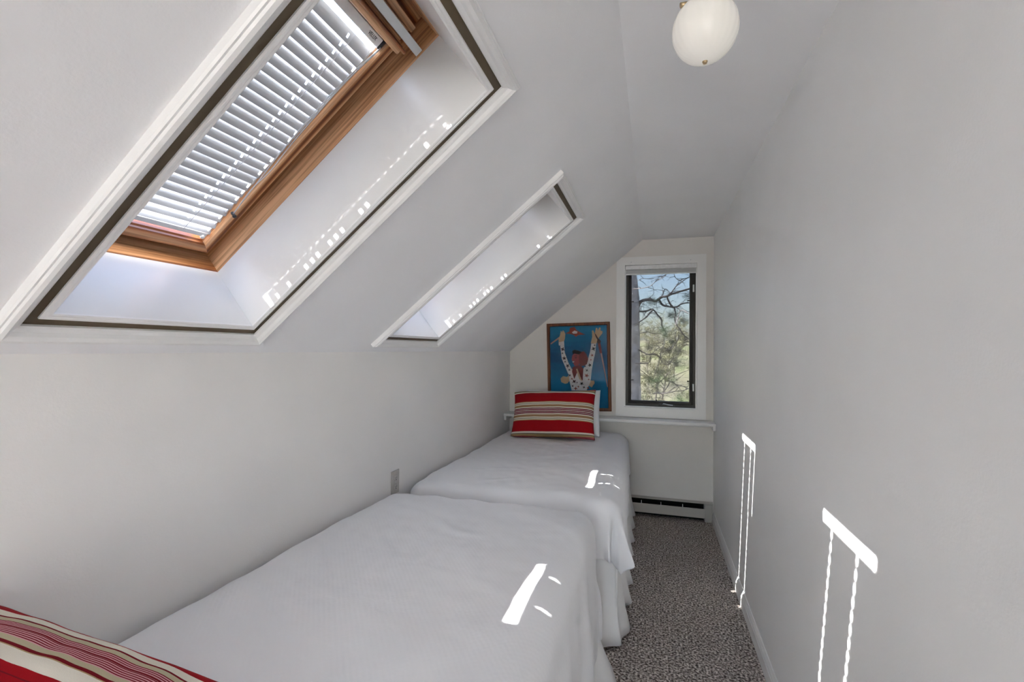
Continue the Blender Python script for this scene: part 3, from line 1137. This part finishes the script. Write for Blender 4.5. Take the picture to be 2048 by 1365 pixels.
for (cx, cy, q) in [(325, 395, 17), (322, 435, 10), (341, 485, 16), (350, 520, 9), (375, 560, 15), (392, 600, 10), (397, 655, 12), (625, 385, 17), (636, 350, 8), (612, 450, 13), (600, 495, 9), (590, 548, 16),
                    (562, 600, 12), (560, 652, 17), (440, 715, 16), (418, 690, 9), (512, 735, 14), (455, 785, 14), (480, 765, 9), (535, 770, 10), (575, 775, 12), (425, 760, 9), (468, 725, 7), (580, 690, 8), (545, 560, 8)]:
    n_ = rs.choice((4, 5))
    a0 = rs.random() * 6
    poly = []
    for k in range(2 * n_):
        rr = 1.5 * q * (1.05 if k % 2 == 0 else .38) * rs.uniform(.8, 1.1)
        poly.append((cx + rr * math.cos(a0 + PI * k / n_), cy + rr * math.sin(a0 + PI * k / n_)))
    pp('printed_motif', poly, rs.choice(('print_dark', 'print_dark', 'print_rust', 'print_hair')))
box('glazing', (rect[0], -.0125, rect[2]), (rect[1], -.0105, rect[3]), 'picture_glass', t, local=True)


# ---------------------------------------------------------------- outdoors
def ground_z(x, y):
    q = min(max((y - 9) / 60.0, 0), 1)
    return -3.2 + 6.5 * q * q * (3 - 2 * q) * .9 + .25 * noise.noise(Vector((x * .12, y * .12, 0))) * min(1, max(0, (y - 8) / 6)) + .02 * x


vs, fs = [], []
NX, NY = 60, 70
for j in range(NY + 1):
    for i in range(NX + 1):
        x, y = -70 + 140 * i / NX, -60 + 160 * j / NY
        vs.append((x, y, ground_z(x, y)))
for j in range(NY):
    for i in range(NX):
        q = j * (NX + 1) + i
        fs.append((q, q + 1, q + NX + 2, q + NX + 1))
o = mesh('ground', vs, fs, 'leaf_litter', None, True)
tag(o, 'leaf-strewn hillside rising beyond the narrow window', 'hillside', kind='structure')


def at(cx, cy, Y):
    """tracing position on the window view -> point at distance Y"""
    px, py = 1220 + cx / 3.79, 500 + cy / 3.79
    d = cf_ + cr_ * ((px - 1024) / FPX) - cu_ * ((py - 682.5) / FPX)
    return Vector((0, 0, H)) + d * (Y / d.y)


PY = 10.0
tb = ground_z(-.5, PY)
t = thing('pine_tree', 'tall grey pine trunk with dark crooked limbs close outside the narrow window', 'tree', (-.52, PY, tb))
tube('trunk', spline([(-.50, PY, tb - .2), (-.49, PY, -1.5), (-.50, PY, 0.4), (-.53, PY, 2.4), (-.56, PY, 4.6), (-.58, PY, 8)]), [.30] * 5 + [.275] * 4 + [.26] * 4 + [.21] * 4 + [.15] * 4, 'bark', t, 14)
limbs = [
    ([(170, 452), (215, 420), (240, 392), (300, 380), (350, 385), (390, 355), (440, 345), (520, 322), (600, 295), (700, 262)], .035, 0),
    ([(170, 480), (215, 470), (280, 470), (320, 455), (350, 480), (385, 530), (395, 580), (430, 640)], .022, 0),
    ([(320, 455), (280, 500), (230, 550), (180, 580)], .018, 0),
    ([(370, 380), (400, 412), (440, 425), (500, 432), (550, 410), (640, 395)], .024, 0),
    ([(430, 352), (460, 410), (490, 450), (502, 560), (540, 620), (580, 660), (640, 705)], .018, 0),
    ([(498, 570), (520, 500), (550, 460), (610, 495)], .010, 1),
    ([(180, 640), (230, 630), (290, 625), (370, 640), (400, 620), (392, 560)], .011, 0),
    ([(170, 735), (230, 770), (290, 790), (360, 800), (400, 850), (440, 870), (490, 820), (540, 760)], .014, 0),
    ([(170, 850), (230, 855), (290, 850), (330, 780), (400, 710), (412, 680)], .010, 0),
    ([(412, 690), (380, 800), (345, 930), (340, 955)], .010, 1),
    ([(455, 340), (490, 290), (520, 250)], .012, 0),
    ([(385, 358), (415, 305), (440, 305), (458, 340)], .010, 0),
    ([(640, 180), (600, 200), (560, 222), (520, 230), (490, 200), (470, 120)], .011, 0),
    ([(150, 310), (180, 300), (280, 280), (360, 240), (430, 190), (500, 120)], .010, 1),
    ([(160, 260), (240, 225), (330, 215), (400, 185)], .007, 1),
    ([(330, 1095), (450, 1085), (530, 1070), (640, 1035)], .012, 1),
    ([(440, 985), (470, 1000), (520, 1025), (600, 1055)], .011, 0),
    ([(345, 1040), (360, 1060), (380, 1110), (405, 1140)], .008, 0),
    ([(500, 620), (500, 760)], .009, 0),
    ([(520, 640), (495, 720), (430, 770), (400, 740)], .009, 0),
    ([(560, 640), (575, 700), (590, 690), (560, 720)], .008, 0),
    ([(250, 400), (215, 500), (220, 640)], .006, 0),
]
for k, (pl_, rad, pale) in enumerate(limbs):
    yo = PY + .5 * math.sin(k * 2.3) * (0 if k == 0 else 1)
    pts = [at(cx, cy, yo + .12 * math.sin(q * 1.9 + k)) for q, (cx, cy) in enumerate(pl_)]
    sp_ = spline(pts, 5)
    for q in range(1, len(sp_) - 1):
        sp_[q] = sp_[q] + Vector((noise.noise(sp_[q] * 5), 0, noise.noise(sp_[q] * 5 + Vector((9, 3, 1))))) * .03
    n_ = len(sp_)
    lb = tube('limb', sp_, [rad * (1 - .55 * q / n_) for q in range(n_)], 'pale_branch' if pale else 'branch_bark', t, 7)
    # side twigs, one mesh with the limb they grow on
    tv, tf = [], []
    rr = random.Random(k)
    for q in range(2, n_ - 1, 2):
        d0 = Vector((rr.uniform(-1, 1), rr.uniform(-.5, .5), rr.uniform(-.9, .6))).normalized()
        ln = rr.uniform(.10, .30)
        p0 = sp_[q]
        p1 = p0 + d0 * ln * .5 + Vector((0, 0, .03))
        p2 = p0 + d0 * ln + Vector((rr.uniform(-.06, .06), 0, rr.uniform(-.06, .06)))
        v_, f_ = tube_data([p0, p1, p2], [.006, .004, .002], 4)
        tf += [tuple(i + len(tv) for i in ff) for ff in f_]
        tv += v_
    o_ = mesh('twigs', tv, tf, 'branch_bark', lb)
    o_['kind'] = 'stuff'
for (cx, cy, rad, dk) in [(330, 400, 55, 1), (300, 385, 35, 1), (490, 490, 45, 0), (460, 500, 30, 1), (510, 770, 42, 1), (440, 765, 30, 1), (540, 870, 60, 1), (490, 865, 35, 1), (375, 985, 62, 0), (340, 1010, 45, 0), (560, 1110, 60, 0), (520, 1130, 45, 0),
                          (410, 610, 34, 0), (425, 650, 26, 0), (375, 920, 32, 1), (300, 740, 26, 1), (560, 540, 34, 1), (480, 990, 38, 0), (585, 350, 36, 1), (470, 700, 20, 0), (300, 995, 34, 0)]:
    c0 = at(cx, cy, PY + uni(-.4, .6))
    R0 = rad / 3.79 * .0109
    tv, tf = [], []
    for q in range(170):
        d0 = Vector((random.gauss(0, 1), random.gauss(0, 1), random.gauss(0, .8) + .2)).normalized()
        b0 = c0 + Vector((random.gauss(0, .45), random.gauss(0, .45), random.gauss(0, .4))) * R0
        tip = b0 + d0 * uni(.08, .14)
        sd = d0.cross(Vector((rnd() - .5, rnd() - .5, rnd() - .5))).normalized() * .0022
        i0 = len(tv)
        tv += [b0 - sd, b0 + sd, tip]
        tf.append((i0, i0 + 1, i0 + 2))
    o_ = mesh('needle_tuft', tv, tf, 'needles_dark' if dk else 'needles', t)
    o_['kind'] = 'stuff'


def tree_protos():
    protos = []
    for k in range(4):
        rr = random.Random(40 + k)
        wv, wf, tv, tf = [], [], [], []

        def add(dv, df, v_, f_):
            df += [tuple(i + len(dv) for i in ff) for ff in f_]
            dv += v_

        def grow(p, d, ln, rad, lev):
            n_ = 4
            pts = [p]
            for q in range(n_):
                d = (d + Vector((rr.gauss(0, .13), rr.gauss(0, .13), rr.gauss(0, .08) + .05))).normalized()
                pts.append(pts[-1] + d * ln / n_)
            v_, f_ = tube_data(pts, [rad * (1 - .6 * q / n_) for q in range(n_ + 1)], 5 if lev < 2 else 3, False)
            add(wv if lev < 2 else tv, wf if lev < 2 else tf, v_, f_)
            if lev < 4:
                for q in range({0: 13, 1: 6, 2: 5, 3: 4}[lev]):
                    tt = rr.uniform(.35 if lev == 0 else .15, 1.0)
                    ii = min(int(tt * n_), n_ - 1)
                    bp = pts[ii].lerp(pts[ii + 1], tt * n_ - ii)
                    az = rr.uniform(0, 2 * PI)
                    nd = (d * .5 + Vector((math.cos(az), math.sin(az), rr.uniform(-.1, .6)))).normalized()
                    grow(bp, nd, ln * rr.uniform(.28, .45), rad * .42, lev + 1)
            else:
                # buds / young leaves
                for q in range(2):
                    c0 = pts[rr.randrange(1, n_ + 1)] + Vector((rr.gauss(0, .05), rr.gauss(0, .05), rr.gauss(0, .05)))
                    a1 = Vector((rr.gauss(0, 1), rr.gauss(0, 1), rr.gauss(0, 1))).normalized() * .055
                    a2 = a1.cross(Vector((rr.gauss(0, 1), rr.gauss(0, 1), 1))).normalized() * .04
                    add(tv, tf, [c0 - a1, c0 + a2, c0 + a1, c0 - a2], [(0, 1, 2, 3)])
        grow(Vector((0, 0, 0)), Vector((0, 0, 1)), 7.5, .10, 0)
        m1 = bpy.data.meshes.new('tree_trunk')
        m1.from_pydata([tuple(v_) for v_ in wv], [], wf)
        m1.materials.append(M['tree_bark'])
        m2 = bpy.data.meshes.new('tree_crown')
        m2.from_pydata([tuple(v_) for v_ in tv], [], tf)
        m2.materials.append(M['twigs' if k != 2 else 'twigs_grey'])
        protos.append((m1, m2))
    return protos


protos = tree_protos()
rr = random.Random(11)
spots = []
tries = 0
while len(spots) < 40 and tries < 4000:
    tries += 1
    y = rr.uniform(16, 62)
    x = .012 * y + rr.uniform(-1, 1) * (2 + .17 * y)
    if all(math.hypot(x - p[0], y - p[1]) > 3.0 for p in spots):
        spots.append((x, y))
spots.sort(key=lambda p: p[1])
for k, (x, y) in enumerate(spots):
    t = thing('bare_tree', 'slender tree with grey bare twigs on the hillside outside' if k % 4 == 2 else 'slender tree with yellow-green budding twigs on the hillside outside', 'tree', (x, y, ground_z(x, y) - .1), (0, 0, rr.uniform(0, 6.28)), group='trees on the hillside')
    s_ = (1.35 + .062 * y - ground_z(x, y)) / 8.6 * rr.uniform(.72, 1.08)
    t.scale = (s_, s_, s_)
    m1, m2 = protos[k % 4]
    for nm, mm in (('trunk', m1), ('crown', m2)):
        o_ = bpy.data.objects.new(nm, mm)
        COL.objects.link(o_)
        o_.parent = t
        if nm == 'crown':
            o_['kind'] = 'stuff'
